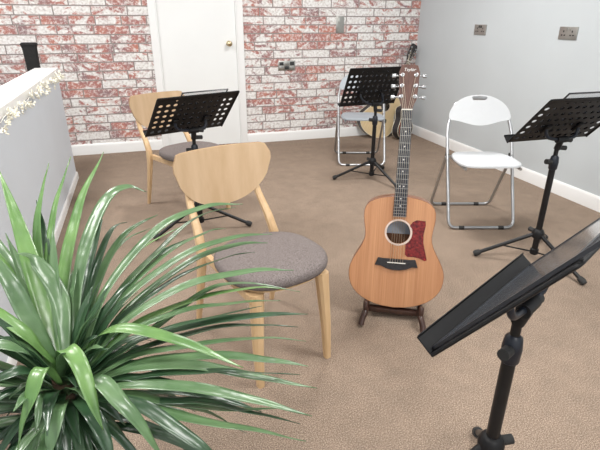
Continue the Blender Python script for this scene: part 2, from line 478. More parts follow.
# ------------------------------------------------------------------ folding chairs
def make_folding(label, mp, group):
    t = thing('folding_chair', label, 'chair', group=group)
    r = .0105; W = .214
    A = lambda z: .469*z            # leg/back tube leans back
    loop = [(-W, A(.03), .0), (-W, A(.80), .80)]
    topw = .19
    pts = round_path([(-.185, A(.70), .70), (-W, A(.60), .60), (-W, 0, r), (W, 0, r), (W, A(.60), .60), (.185, A(.70), .70)], .05, 7)
    arcp = []
    for i in range(1, 16):
        a = math.pi*i/16; x = .18*math.cos(a)
        z = .70 + .088*math.sin(a)**.8; arcp.append((x, A(z), z))
    MB().tube(pts + arcp, r, 12, closed=True).build('front_frame', M['chrome'], t, angle=60)
    W2 = .218
    B = lambda z: .44 - .52*z
    MB().tube(round_path([(-W2, B(.43), .43), (-W2, B(0), r), (W2, B(0), r), (W2, B(.43), .43)], .05, 7), r, 12).build('rear_frame', M['chrome'], t, angle=60)
    for sx in (-1, 1):
        MB().cyl((sx*.13-.018, 0, r), (sx*.13+.018, 0, r), .0125).build('foot_cap', M['rubber'], t)
        MB().cyl((sx*.12-.018, B(0), r), (sx*.12+.018, B(0), r), .0125).build('foot_cap', M['rubber'], t)
        MB().box((sx*.212, .222, .425), (.012, .05, .05), bev=.003).build('hinge', M['rubber'], t)
    # back panel with handle hole, in the leaning plane
    outer = []
    n = 64
    hx, hz = 0, .755
    def topz(x): 
        q = min(1, abs(x)/.205); return .674 + .136*(1-q**2.1)**.52
    def botz(x):
        q = abs(x)/.205; return .642 - .017*math.cos(q*math.pi)*1.0
    up = [(.205*math.cos(math.pi*i/32), topz(.205*math.cos(math.pi*i/32))) for i in range(33)]
    dn = [(-.205+.41*i/31, botz(-.205+.41*i/31)) for i in range(1, 31)]
    outl = up + dn
    cx, cz = 0, .791
    inner = []
    for (x, z) in outl:
        a = math.atan2(z-cz, x-cx); c, s = math.cos(a), math.sin(a)
        inner.append((cx+.052*math.copysign(abs(c)**.6, c), cz+.014*math.copysign(abs(s)**.9, s)))
    b = MB()
    rings_ = []
    for pts2, dy in ((outl, -.016), (outl, -.0125), (inner, -.0125), (inner, -.016), (outl, -.016)):
        rings_.append([V((x, A(z)+dy, z)) for x, z in pts2])
    b.rings(rings_, cap=False); b.build('backrest', mp, t, angle=35)
    # seat
    s = MB(); o = []
    for i in range(48):
        a = 2*math.pi*i/48; c, q = math.cos(a), math.sin(a)
        x = .196*math.copysign(abs(c)**.45, c); y = .12+.185*math.copysign(abs(q)**.5, q)
        x *= 1 - .10*max(0, (y-.12)/.185); o.append((x, y))
    cen = V((0, .12, 0))
    def rg(k, z): return [V((x*k, .12+(y-.12)*k, z-.02*(y-.12))) for x, y in o]
    s.rings([rg(.96, .428), rg(1, .430), rg(1.006, .436), rg(1, .443), rg(.975, .447), rg(.9, .447), rg(.5, .444), rg(.1, .443)]); s.build('seat', mp, t, angle=50)
    for sx in (-1, 1): MB().tube([(sx*.17, -.04, .421), (sx*.17, .28, .415)], .009, 10).build('seat_rail', M['chrome'], t)
    return t
fc = make_folding('white folding chair with silver tube legs by the grey wall', M['chairw'], 'folding chairs')
fc.location = (2.018, 2.391, 0); fc.rotation_euler = (0, 0, R(-17))
fg = make_folding('light grey folding chair half hidden behind the farthest music stand', M['chairg'], 'folding chairs')
fg.location = (1.873, 3.958, 0); fg.rotation_euler = (0, 0, R(-17))

# ------------------------------------------------------------------ music stands
DW, DD = .51, .345
def desk_plate():
    """perforated plate in local x (width) and z (up the slope), thickness in y"""
    nc, nr = 11, 6; mx = .012; cw = (DW-2*mx)/nc; z0 = -DD/2+.012; rh = .0475; topz = z0+nr*rh
    vs = []; fs = []
    def P(x, z): vs.append((x, z)); return len(vs)-1
    def hole_cell(xa, xb, za, zb, rx, rz):
        n = 16; cx, cz = (xa+xb)/2, (za+zb)/2; o = []; i_ = []
        for k in range(n):
            a = 2*math.pi*(k+.5)/n; c, s = math.cos(a), math.sin(a)
            m = max(abs(c), abs(s)); o.append(P(cx+c/m*(xb-xa)/2, cz+s/m*(zb-za)/2)); i_.append(P(cx+rx*c, cz+rz*s))
        # corners
        for k in range(n):
            l = (k+1) % n; fs.append([o[k], o[l], i_[l], i_[k]])
        for k in (1, 5, 9, 13):
            a = o[k]; b = o[(k+1) % n]; xa2, za2 = vs[a]; xb2, zb2 = vs[b]
            q = P(cx+math.copysign((xb-xa)/2, xa2-cx), cz+math.copysign((zb-za)/2, za2-cz)); fs.append([a, q, b])
    def quad(xa, xb, za, zb): fs.append([P(xa, za), P(xb, za), P(xb, zb), P(xa, zb)])
    for i in range(nc):
        xa = -DW/2+mx+i*cw
        for k in range(nr): hole_cell(xa, xa+cw, z0+k*rh, z0+(k+1)*rh, .0125, .0115)
        hole_cell(xa, xa+cw, topz, topz+.026, .0085, .004) if 1 < i < 9 else quad(xa, xa+cw, topz, topz+.026)
    quad(-DW/2, -DW/2+mx, -DD/2, DD/2); quad(DW/2-mx, DW/2, -DD/2, DD/2)
    quad(-DW/2+mx, DW/2-mx, -DD/2, z0); quad(-DW/2+mx, DW/2-mx, topz+.026, DD/2)
    return vs, fs
_dv, _df = desk_plate()
FWH = .10   # half width of the yoke
def make_stand(label, loc, rz, h, tilt, off, legs, hub_z=.165, knob_side=1, lean=(0, 0), folder=None, foot_r=.325):
    """loc: foot of the pole; rz: player stands on local +y; h: desk centre height; off: desk centre offset (x, y) from the pole"""
    t = thing('music_stand', label, 'music stand', loc, rz, 'black folding music stands')
    ti = R(tilt)
    Rm = Matrix.Rotation(ti - math.pi/2, 4, 'X')     # plate z (up slope) leans away from player
    # local: up-slope = (0,-cos t, sin t), normal to player = (0, sin t, cos t)
    upv = V((0, -math.cos(ti), math.sin(ti))); nv = V((0, math.sin(ti), math.cos(ti)))
    C0 = V((off[0], off[1], h))
    D = lambda x, s, n: C0 + V((1, 0, 0))*x + upv*s + nv*n
    d = MB(); vs = [D(x, z, 0) for x, z in _dv]; d.add(vs, _df)
    dk = d.build('desk', M['black'], t, smooth=False)
    bm = bmesh.new(); bm.from_mesh(dk.data); bmesh.ops.remove_doubles(bm, verts=bm.verts[:], dist=.0002)
    bmesh.ops.recalc_face_normals(bm, faces=bm.faces[:]); bm.to_mesh(dk.data); bm.free()
    so = dk.modifiers.new('thickness', 'SOLIDIFY'); so.thickness = .0022; so.offset = 0
    # ledge along the lower edge with a turned up rim, plus a rolled upper and side edge
    l = MB(); prof = [(-DD/2, -.001), (-DD/2-.003, .0), (-DD/2-.003, .040), (-DD/2+.004, .043), (-DD/2+.004, .041), (-DD/2, .038)]
    l.rings([[D(x, s, n) for s, n in prof] for x in (-DW/2-.001, DW/2+.001)]); l.build('ledge', M['black'], t, angle=20)
    rim = MB(); rim.tube(round_path([D(-DW/2, -DD/2, -.003), D(-DW/2, DD/2, -.003), D(DW/2, DD/2, -.003), D(DW/2, -DD/2, -.003)], .012), .004, 8); rim.build('rim', M['black'], t)
    # U yoke behind the desk
    pivot = V((off[0]*.3, off[1]*.3-.004, h-.17*math.sin(ti)+.016))
    hw = FWH; yo = MB(); q0 = D(0, -.055, -.050); dn = V((0, 0, -.02))
    y_pts = round_path([D(-hw, -.062, -.010), D(-hw, -.085, -.036), V((-.070, pivot.y, pivot.z+.006)), pivot, V((.070, pivot.y, pivot.z+.006)), D(hw, -.085, -.036), D(hw, -.062, -.010)], .028, 6)
    yo.tube(y_pts, .0085, 10); yo.build('yoke', M['bluecap'], t)
    for sx in (-1, 1):
        MB().box(D(sx*hw, -.062, -.008), (.03, .012, .06), Matrix.Rotation(math.pi/2-ti, 3, 'X'), .003).build('bracket', M['black'], t)
    # clamp head
    ch = MB(); ch.cyl(pivot+V((-.030, 0, 0)), pivot+V((.030, 0, 0)), .017); ch.cyl(V((0, 0, pivot.z-.055)), pivot, .016); ch.build('clamp_head', M['black'], t)
    kb = MB(); kb.cyl(pivot+V((knob_side*.028, 0, 0)), pivot+V((knob_side*.062, 0, -.006)), .0135); kb.build('knob', M['rubber'], t)
    MB().cyl(V((knob_side*.010, 0, pivot.z-.048)), V((knob_side*.055, 0, pivot.z-.053)), .0125).build('knob', M['rubber'], t)
    # pole
    mid = pivot.z-.155
    MB().cyl((0, 0, mid-.02), (0, 0, pivot.z-.03), .0115).build('upper_pole', M['blacktube'], t)
    MB().lathe([(.0165, mid-.012), (.022, mid-.006), (.0235, mid+.03), (.020, mid+.058), (.0125, mid+.066)], seg=18).build('pole_collar', M['bluecap'], t)
    MB().cyl(V((-knob_side*.012, 0, mid+.03)), V((-knob_side*.052, 0, mid+.036)), .014).build('knob', M['rubber'], t)
    MB().cyl((0, 0, .045), (0, 0, mid), .0165).build('lower_pole', M['blacktube'], t)
    MB().lathe([(.018, hub_z-.03), (.031, hub_z-.025), (.034, hub_z+.002), (.026, hub_z+.020), (.0175, hub_z+.026)], seg=18).build('hub', M['black'], t)
    MB().lathe([(.0165, .033), (.0225, .038), (.0225, .066), (.0175, .070)], seg=16).build('lower_collar', M['black'], t)
    a0 = R(legs[0]-rz) - R(60)
    MB().cyl(V((.02*math.cos(a0), .02*math.sin(a0), hub_z)), V((.055*math.cos(a0), .062*math.sin(a0), hub_z+.004)), .013).build('knob', M['rubber'], t)
    for ang in legs:
        a = R(ang - rz); u = V((math.cos(a), math.sin(a), 0))
        p0 = u*.024+V((0, 0, hub_z-.008)); p1 = u*foot_r+V((0, 0, .018))
        lg = MB().tube([p0, p1], .0108, 10).build('leg', M['blacktube'], t)
        dr = (p1-p0).normalized()
        MB().tube([p1-dr*.03, p1-dr*.005, p1+dr*.008], [.0155, .0185, .014], 12).build('rubber_foot', M['rubber'], lg)
        q = p0.lerp(p1, .52)
        MB().tube([u*.018+V((0, 0, .05)), q-V((0, 0, .006))], .0045, 8).build('brace', M['black'], t)
    if folder:
        x0, x1, hh, lab, pos = folder
        f = thing('music_folder', lab, 'folder', loc, rz, 'music folders on the stands')
        n0 = .0035; s0 = -DD/2+.001; s1 = s0+hh; th = .005; e = .0045; ch_ = min(hh-.006, .331)
        MB().add([D(x, s, n) for n in (n0, n0+th) for x, s in ((x0+e, s0+e), (x1-e, s0+e), (x1-e, s1-e), (x0+e, s1-e))],
                 [[0, 1, 2, 3], [4, 5, 6, 7], [0, 1, 5, 4], [1, 2, 6, 5], [2, 3, 7, 6], [3, 0, 4, 7]]).build('cover', M['sheet'], f, smooth=False)
        MB().add([D(x, s, n) for n in (n0+.0015, n0+.0035) for x, s in ((x0+.012, s0+.010), (x1-.012, s0+.010), (x1-.012, s0+ch_), (x0+.012, s0+ch_))],
                 [[0, 1, 2, 3], [4, 5, 6, 7], [0, 1, 5, 4], [1, 2, 6, 5], [2, 3, 7, 6], [3, 0, 4, 7]]).build('card', M['card'], f, smooth=False)
        ed = MB()
        for (xa, xb, sa, sb) in ((x0, x1, s0, s0+e), (x0, x1, s1-e, s1), (x0, x0+e, s0, s1), (x1-e, x1, s0, s1)):
            ed.add([D(x, s, n) for n in (n0-.0007, n0+th+.0007) for x, s in ((xa, sa), (xb, sa), (xb, sb), (xa, sb))],
                   [[0, 1, 2, 3], [4, 5, 6, 7], [0, 1, 5, 4], [1, 2, 6, 5], [2, 3, 7, 6], [3, 0, 4, 7]])
        ed.build('edging', M['edge'], f, smooth=False)
    return t

def off_local(base, centre, rz):
    d = V((centre[0]-base[0], centre[1]-base[1], 0)); d.rotate(Matrix.Rotation(-R(rz), 3, 'Z')); return (d.x, d.y)
def stand(label, base, centre, h, rz, tilt, legs, folder, knob_side=1, **k):
    return make_stand(label, (base[0], base[1], 0), rz, h, tilt, off_local(base, centre, rz), legs, knob_side=knob_side, folder=folder, **k)
stand('black music stand at right in front of the white folding chair', (2.035, 1.94), (2.028, 1.892), .812, -1.2, 47, (156, 276, 36),
      (-.175, .215, .375, 'clear music sleeve with black edge rising above the right-hand stand by the wall', 0))
stand('black music stand at left in front of the farther oak chair', (.267, 2.97), (.268, 2.920), .752, 20.7, 46, (-16, 95, 204),
      (-.115, .175, .365, 'clear music sleeve with black edge rising above the left stand by the door', 0))
stand('farthest black music stand, in front of the brick wall and grey folding chair', (1.785, 3.566), (1.765, 3.60), .768, 5, 63, (165.6, 285.6, 45.6),
      (-.145, .225, .337, 'music sleeve behind the farthest stand desk by the brick wall', 0))
stand('nearest black music stand, tilted desk seen side-on at lower right', (.755, .722), (.749, .669), .8175, 27.4, 53.6, (53, 173, 293),
      (-.243, .236, .43, 'glossy music sleeve lying on the nearest music stand at lower right', 0), hub_z=.27, foot_r=.285)

# ------------------------------------------------------------------ guitars
def body_half(z, L=.495, lower=.204, waist=.140, upper=.150):
    """half width of the body at height z above its bottom"""
    key = [(0, 0), (.012, .40), (.035, .63), (.07, .83), (.11, .955), (.155, 1.0)]
    if z <= .155:
        for (a, x), (b, y) in zip(key, key[1:]):
            if z <= b+1e-9: return lower*(x+(y-x)*(z-a)/(b-a))
    if z <= .325:
        t = (z-.155)/.17; t = t*t*(3-2*t); return lower+(waist-lower)*t
    if z <= .405:
        t = (z-.325)/.08; t = t*t*(3-2*t); return waist+(upper-waist)*t
    t = (z-.405)/(L-.405); return upper*max(0, 1-t**3.4)**.5*(1) if t < 1 else 0
def body_outline():
    zs = [0, .004, .012, .022, .035, .05, .07, .09, .11, .13, .155, .18, .205, .23, .255, .28, .305, .325, .35, .38, .405, .43, .45, .465, .477, .486, .492]
    right = [(body_half(z), z) for z in zs if z > 0]
    # smooth lower curve
    sm = []
    for x, z in right:
        if z < .155: q = (1-((.155-z)/.155)**2.45); x = .204*max(q, 0)**.5
        sm.append((x, z))
    pts = [(.0, 0)] + sm + [(.030, .495), (-.030, .495)] + [(-x, z) for x, z in sm[::-1]]
    return pts
OUT = body_outline()
def make_guitar(name, label, loc, rz, lean, roll, top, side, binding, scale=1.0, full=True, guard=True, logo=None):
    t = bpy.data.objects.new(name, None); COL.objects.link(t); t.empty_display_size = .1
    tag(t, label, 'guitar', 'acoustic guitars')
    t.matrix_world = Matrix.Translation(loc) @ Matrix.Rotation(R(rz), 4, 'Z') @ Matrix.Rotation(R(-lean), 4, 'X') @ Matrix.Rotation(R(roll), 4, 'Y') @ Matrix.Scale(scale, 4)
    dep = .105; hz, hr = .340, .050
    # soundboard with a real hole; front faces -y
    inner = []; outl = OUT
    ring_o = [V((x, 0, z)) for x, z in outl]
    ring_h = []
    for x, z in outl:
        a = math.atan2(z-hz, x); ring_h.append(V((hr*math.cos(a), 0, hz+hr*math.sin(a))))
    def mid(k): return [o.lerp(h_, k) for o, h_ in zip(ring_o, ring_h)]
    yy = lambda ring, y: [V((p.x, y, p.z)) for p in ring]
    b = MB(); b.rings([ring_o, mid(.25), mid(.5), mid(.75), ring_h, yy(ring_h, .003), yy(mid(.5), .003), yy(ring_o, .003)], cap=False)
    b.build('soundboard', top, t, angle=30)
    s = MB(); sh = [V((p.x*.985, 0, .003+p.z*.99)) for p in ring_o]
    s.rings([yy(ring_o, .003), yy(ring_o, dep-.002)], cap=False)
    s.add(yy(ring_o, dep-.002)+[V((0, dep, .25))], [[i, (i+1) % len(ring_o), len(ring_o)] for i in range(len(ring_o))])
    s.build('body', side, t, angle=40)
    bd = MB(); bd.tube([p+V((0, .0012, 0)) for p in ring_o], .0014 if full else .0035, 6, closed=True); bd.build('binding', binding, t)
    if not full: MB().tube([V((p.x, dep-.003, p.z)) for p in ring_o], .0035, 6, closed=True).build('binding', binding, t)
    if full: MB().add([V((x, dep-.004, z)) for x, z in ((-.055, .315), (.055, .315), (.055, .385), (-.055, .385))], [[0, 1, 2, 3]]).build('paper_label', M['paper'], t, smooth=False)
    ro = MB(); 
    for r0, r1 in ((.0505, .0585),):
        n = 40; v = []; 
        for k in range(n):
            a = 2*math.pi*k/n
            for rr in (r0, r1): v.append((rr*math.cos(a), -.0008, hz+rr*math.sin(a)))
        ro.add(v, [[2*k, 2*k+1, 2*((k+1) % n)+1, 2*((k+1) % n)] for k in range(n)])
    so = ro.build('rosette', M['rosette'], t, smooth=False)
    m = so.modifiers.new('thickness', 'SOLIDIFY'); m.thickness = .0008
    if guard:
        g = [(.046, .372), (.058, .390), (.074, .398), (.110, .396), (.112, .378), (.106, .335), (.108, .30), (.118, .262), (.128, .226), (.118, .222), (.094, .232), (.070, .236), (.046, .234), (.034, .244), (.034, .270)]
        g += [(hr*1.2*math.cos(R(a)), hz+hr*1.2*math.sin(R(a))) for a in (-56, -40, -20, 0, 18)]
        g2 = g
        MB().prism(g2, -.0016, -.0002).build('pickguard', M['tort'], t, smooth=False)
    bz = .2066
    br = [(-.092, bz-.016), (-.080, bz+.018), (-.060, bz+.016), (.060, bz+.016), (.080, bz+.018), (.092, bz-.016), (.068, bz-.017), (.044, bz-.028), (.015, bz-.034), (-.015, bz-.034), (-.044, bz-.028), (-.068, bz-.017)]
    MB().prism(br, -.009, -.0002).build('bridge', M['ebony'], t, smooth=False, bevel=.002)
    MB().box((0, -.0105, bz), (.078, .005, .003)).build('saddle', M['bone'], t, smooth=False)
    NUT = bz+.648
    fw = lambda z: .0215+.0065*(NUT-z)/.444
    MB().rings([[V((-fw(z), -.0065, z)), V((fw(z), -.0065, z)), V((fw(z), -.0005, z)), V((-fw(z), -.0005, z))] for z in (.4107, NUT)]).build('fretboard', M['fretboard'], t, smooth=False)
    nk = MB(); rg = []
    for z, dp in ((.470, .060), (.488, .045), (.505, .026), (.54, .021), (NUT-.02, .019), (NUT, .016)):
        w = fw(z); rg.append([V((w*math.cos(a), -.0005+dp*max(0, math.sin(a)), z)) for a in [math.pi*k/10 for k in range(11)]])
    nk.rings(rg[2:] if True else rg); nk.build('neck', side, t, angle=50)
    MB().box((0, -.0055, NUT+.002), (.043, .007, .005)).build('nut', M['bone'], t, smooth=False)
    # headstock tilts back a little
    HM = Matrix.Translation((0, .002, NUT+.004)) @ Matrix.Rotation(R(-9), 4, 'X')
    hs = MB(); hs.X = HM
    hs.prism([(-.021, 0), (-.027, .022), (-.036, .044), (-.042, .152), (-.033, .178), (-.012, .184), (0, .181), (.012, .184), (.033, .178), (.042, .152), (.036, .044), (.027, .022), (.021, 0)], -.001, .014)
    hs.build('headstock', M['headst'] if full else M['ebony'], t, smooth=False, bevel=.0015)
    for sx in (-1, 1):
        for k in range(3):
            tz = .052+.044*k
            g = MB(); g.X = HM
            g.cyl((sx*.0275, -.013, tz), (sx*.0275, 0, tz), .0045); g.lathe([(.008, 0), (.008, .002), (.005, .003)], (sx*.0275, -.001, tz), 14, MY)
            tu = g.build('tuner', M['chrome'], t)
            g = MB(); g.X = HM
            g.cyl((sx*.034, .018, tz), (sx*.054, .018, tz), .0028); g.tube([(sx*.053, .018, tz), (sx*.056, .018, tz), (sx*.069, .018, tz), (sx*.071, .018, tz)], [.004, .008, .008, .005], 12, flat=.6)
            g.box((sx*.030, .018, tz), (.016, .009, .014), bev=.001)
            g.build('tuning_key', M['chrome'], tu)
    for k in range(1, 21):
        z = NUT-.648*(1-2**(-k/12)); MB().box((0, -.0070, z), (2*fw(z)-.001, .0016, .0018)).build('fret', M['steel'], t, smooth=False)
    for k in (3, 5, 7, 9, 12, 15, 17):
        z = NUT-.648*((1-2**(-k/12))+(1-2**(-(k-1)/12)))/2
        for x in ((-.008, .008) if k == 12 else (0,)):
            MB().box((x, -.0066, z), (.0055, .0008, .0055), Matrix.Rotation(R(45), 3, 'Y')).build('inlay', M['pearl'], t, smooth=False)
    for k in range(6):
        u = (k-2.5)/2.5; sx = -1 if k < 3 else 1; j = 2-k if k < 3 else k-3
        j = k if k < 3 else 5-k
        st = MB(); x0, x1 = u*.027, u*.0175
        post = HM @ V((sx*.0265, -.008, .052+.044*j))
        r = .00085 - .00005*k
        pts = [(x0, -.004, bz-.010), (x0, -.0125, bz), (x1, -.0095, NUT+.002), post]
        st.tube(pts, r, 6); st.build('string', M['string'], t)
    if logo:
        cu = bpy.data.curves.new('logo', 'FONT'); cu.body = logo; cu.size = .0185; cu.align_x = 'CENTER'; cu.extrude = .0003; cu.shear = .2
        tmp = bpy.data.objects.new('logo', cu); COL.objects.link(tmp)
        me = bpy.data.meshes.new_from_object(tmp.evaluated_get(bpy.context.evaluated_depsgraph_get()))
        COL.objects.unlink(tmp); bpy.data.objects.remove(tmp)
        me.transform(HM @ Matrix.Translation((0, -.0018, .155)) @ Matrix.Rotation(R(90), 4, 'X'))
        me.materials.append(M['pearl']); lo = bpy.data.objects.new('headstock_lettering', me); COL.objects.link(lo); lo.parent = t
    return t
G0 = (.974, 1.640, .066)
make_guitar('acoustic_guitar', 'acoustic guitar with red pickguard upright on a low wooden stand', G0, -29, 12.8, -.9, M['spruce'], M['sapele'], M['sapele'], 1.025, True, True, 'Taylor')
make_guitar('acoustic_guitar', 'pale topped acoustic guitar leaning sideways in the corner, dark headstock against the grey wall', (2.44, 4.955, .032), 0, 3, 28, M['natural'], M['ebony'], M['cream'], 1.06, False, False)
make_guitar('acoustic_guitar', 'smaller dark sided sunburst guitar with cream edging standing in the corner', (2.79, 4.80, .004), 28, 3, 4, M['burst'], M['ebony'], M['cream'], .74, False, False)

# guitar stand: dark wood cradle
t = thing('guitar_stand', 'low dark wooden stand holding the red pickguard guitar', 'guitar stand', (.974, 1.640, 0), -29)
for sx in (-1, 1):
    x = sx*.122
    side = MB()
    path = catmull([(x*1.12, -.085, .010), (x*1.08, -.070, .034), (x, -.050, .060), (x, .0, .052), (x, .07, .045), (x, .12, .034), (x*1.05, .16, .010)], 6)
    side.tube(path, [.0135]*len(path), 10); side.build('side_leg', M['standwood'], t)
    MB().tube(catmull([(x, -.048, .058), (x, -.046, .085), (x, -.038, .108)], 4), [.0115]*8+[.008], 10).build('hook', M['standwood'], t)
MB().box((0, .016, .040), (.244, .030, .024), bev=.005).build('crossbar', M['standwood'], t)
MB().tube([(-.118, .11, .036), (.118, .11, .036)], .010, 10).build('crossbar', M['standwood'], t)

# ------------------------------------------------------------------ black post behind the partition
t = thing('post', 'black padded post with a slightly flared top behind the low partition', 'post', (-.845, 4.70, 0))
MB().rings([[V((sx*w, sy*.03, z)) for sx, sy in ((-1, -.6), (-.8, -1), (.8, -1), (1, -.6), (1, .6), (.8, 1), (-.8, 1), (-1, .6))] for w, z in ((.050, .02), (.050, .9), (.054, 1.03), (.060, 1.05))]).build('post_body', M['flock'], t)
MB().rings([[V((sx*w, sy*d, z)) for sx, sy in ((-1, -.6), (-.8, -1), (.8, -1), (1, -.6), (1, .6), (.8, 1), (-.8, 1), (-1, .6))] for w, d, z in ((.058, .032, 1.050), (.064, .036, 1.058), (.062, .035, 1.067), (.052, .028, 1.076))]).build('cap', M['flock'], t)
MB().box((0, 0, .01), (.22, .22, .02), bev=.004).build('base', M['flock'], t)

# ------------------------------------------------------------------ blossom garland along the capping edge
t = thing('blossom_garland', 'garland of small cream blossoms along the edge of the white capping', 'garland', (PX+.020, 4.25, .892))
gp = []; rr = random.Random(5)
for i in range(60):
    y = -i*.052; gp.append((.006+.006*math.sin(i*1.7), y, -.022-.016*math.sin(i*.55)**2+.008*rr.uniform(-1, 1)))
MB().tube(catmull(gp, 3), .0018, 6).build('wire', M['wire'], t)
def flower():
    f = MB()
    for k in range(5):
        a = 2*math.pi*k/5; u = V((0, math.cos(a), math.sin(a))); w = V((0, -math.sin(a), math.cos(a)))
        pts = [u*.002, u*.010+w*.0075+V((.004, 0, 0)), u*.019+w*.005+V((.009, 0, 0)), u*.022+V((.008, 0, 0)), u*.019-w*.005+V((.009, 0, 0)), u*.010-w*.0075+V((.004, 0, 0))]
        f.add(pts, [[0, 1, 2, 3], [0, 3, 4, 5]])
    f.lathe([(.001, 0), (.004, .002), (.004, .006), (.001, .009)], (0, 0, 0), 8, Matrix.Rotation(R(90), 3, 'Y'))
    return f
fl0 = None
for i in range(96):
    y = -.02-i*.031
    p = V((.014+rr.uniform(-.006, .010), y+rr.uniform(-.012, .012), -.022-.022*math.sin(i*.33)**2+rr.uniform(-.026, .026)))
    if fl0 is None: fl0 = flower().build('blossom', M['blossom'], t); o = fl0; mo = o.modifiers.new('thickness', 'SOLIDIFY'); mo.thickness = .001
    else: o = fl0.copy(); COL.objects.link(o); o.parent = t
    o.location = p; s = rr.uniform(.6, 1.1); o.scale = (s, s, s)
    o.rotation_euler = (rr.uniform(0, 6.3), rr.uniform(-.7, .5), rr.uniform(-.9, .9))

# ------------------------------------------------------------------ long-leaved plant
PC = V((-.225, .885, 0))
t = thing('potted_plant', 'leafy plant with long arching green blades in the left foreground', 'plant', PC)
MB().lathe([(.085, 0), (.09, .01), (.11, .20), (.118, .21), (.118, .235), (.106, .235), (.102, .21)], seg=32).build('pot', M['pot'], t)
MB().lathe([(.05, .202), (.100, .204), (.08, .212), (.02, .214)], seg=24).build('soil', M['soil'], t)
MB().tube(catmull([(0, 0, .205), (.008, .004, .38), (-.004, 0, .5), (0, 0, .60)], 5), .02, 12).build('stem', M['stem'], t)
LV = MB(); rl = random.Random(11)
def leaf(pts, w, mi, twist=0, fold=.25, n=7, wave=.0):
    """ribbon leaf along pts (world), w = greatest half width"""
    P = catmull(pts, n); m = len(P); LV.cur = mi; vs = []
    for i, p in enumerate(P):
        a = P[max(i-1, 0)]; b = P[min(i+1, m-1)]; tg = (b-a).normalized(); s = i/(m-1)
        sd = tg.cross(V((0, 0, 1)))
        if sd.length < .15: sd = tg.cross(V((.3, -1, 0)))
        sd.normalize(); nv = sd.cross(tg).normalized()
        an = twist*(s-.2); sd2 = sd*math.cos(an)+nv*math.sin(an); nv2 = nv*math.cos(an)-sd*math.sin(an)
        ww = w*(.42+.58*min(1, s/.32))*(1-max(0, (s-.42)/.58)**1.7)
        ww = max(ww, .0006)
        wv = wave*math.sin(s*19+w*900)
        for k, f in ((-1, fold), (-.5, fold*.35), (0, 0), (.5, fold*.35), (1, fold)):
            vs.append(p + sd2*(k*ww) + nv2*(f*ww + (wv if abs(k) == 1 else 0)) - PC)
    fs = []
    for i in range(m-1):
        for k in range(4): fs.append([i*5+k, i*5+k+1, (i+1)*5+k+1, (i+1)*5+k])
    LV.add(vs, fs)
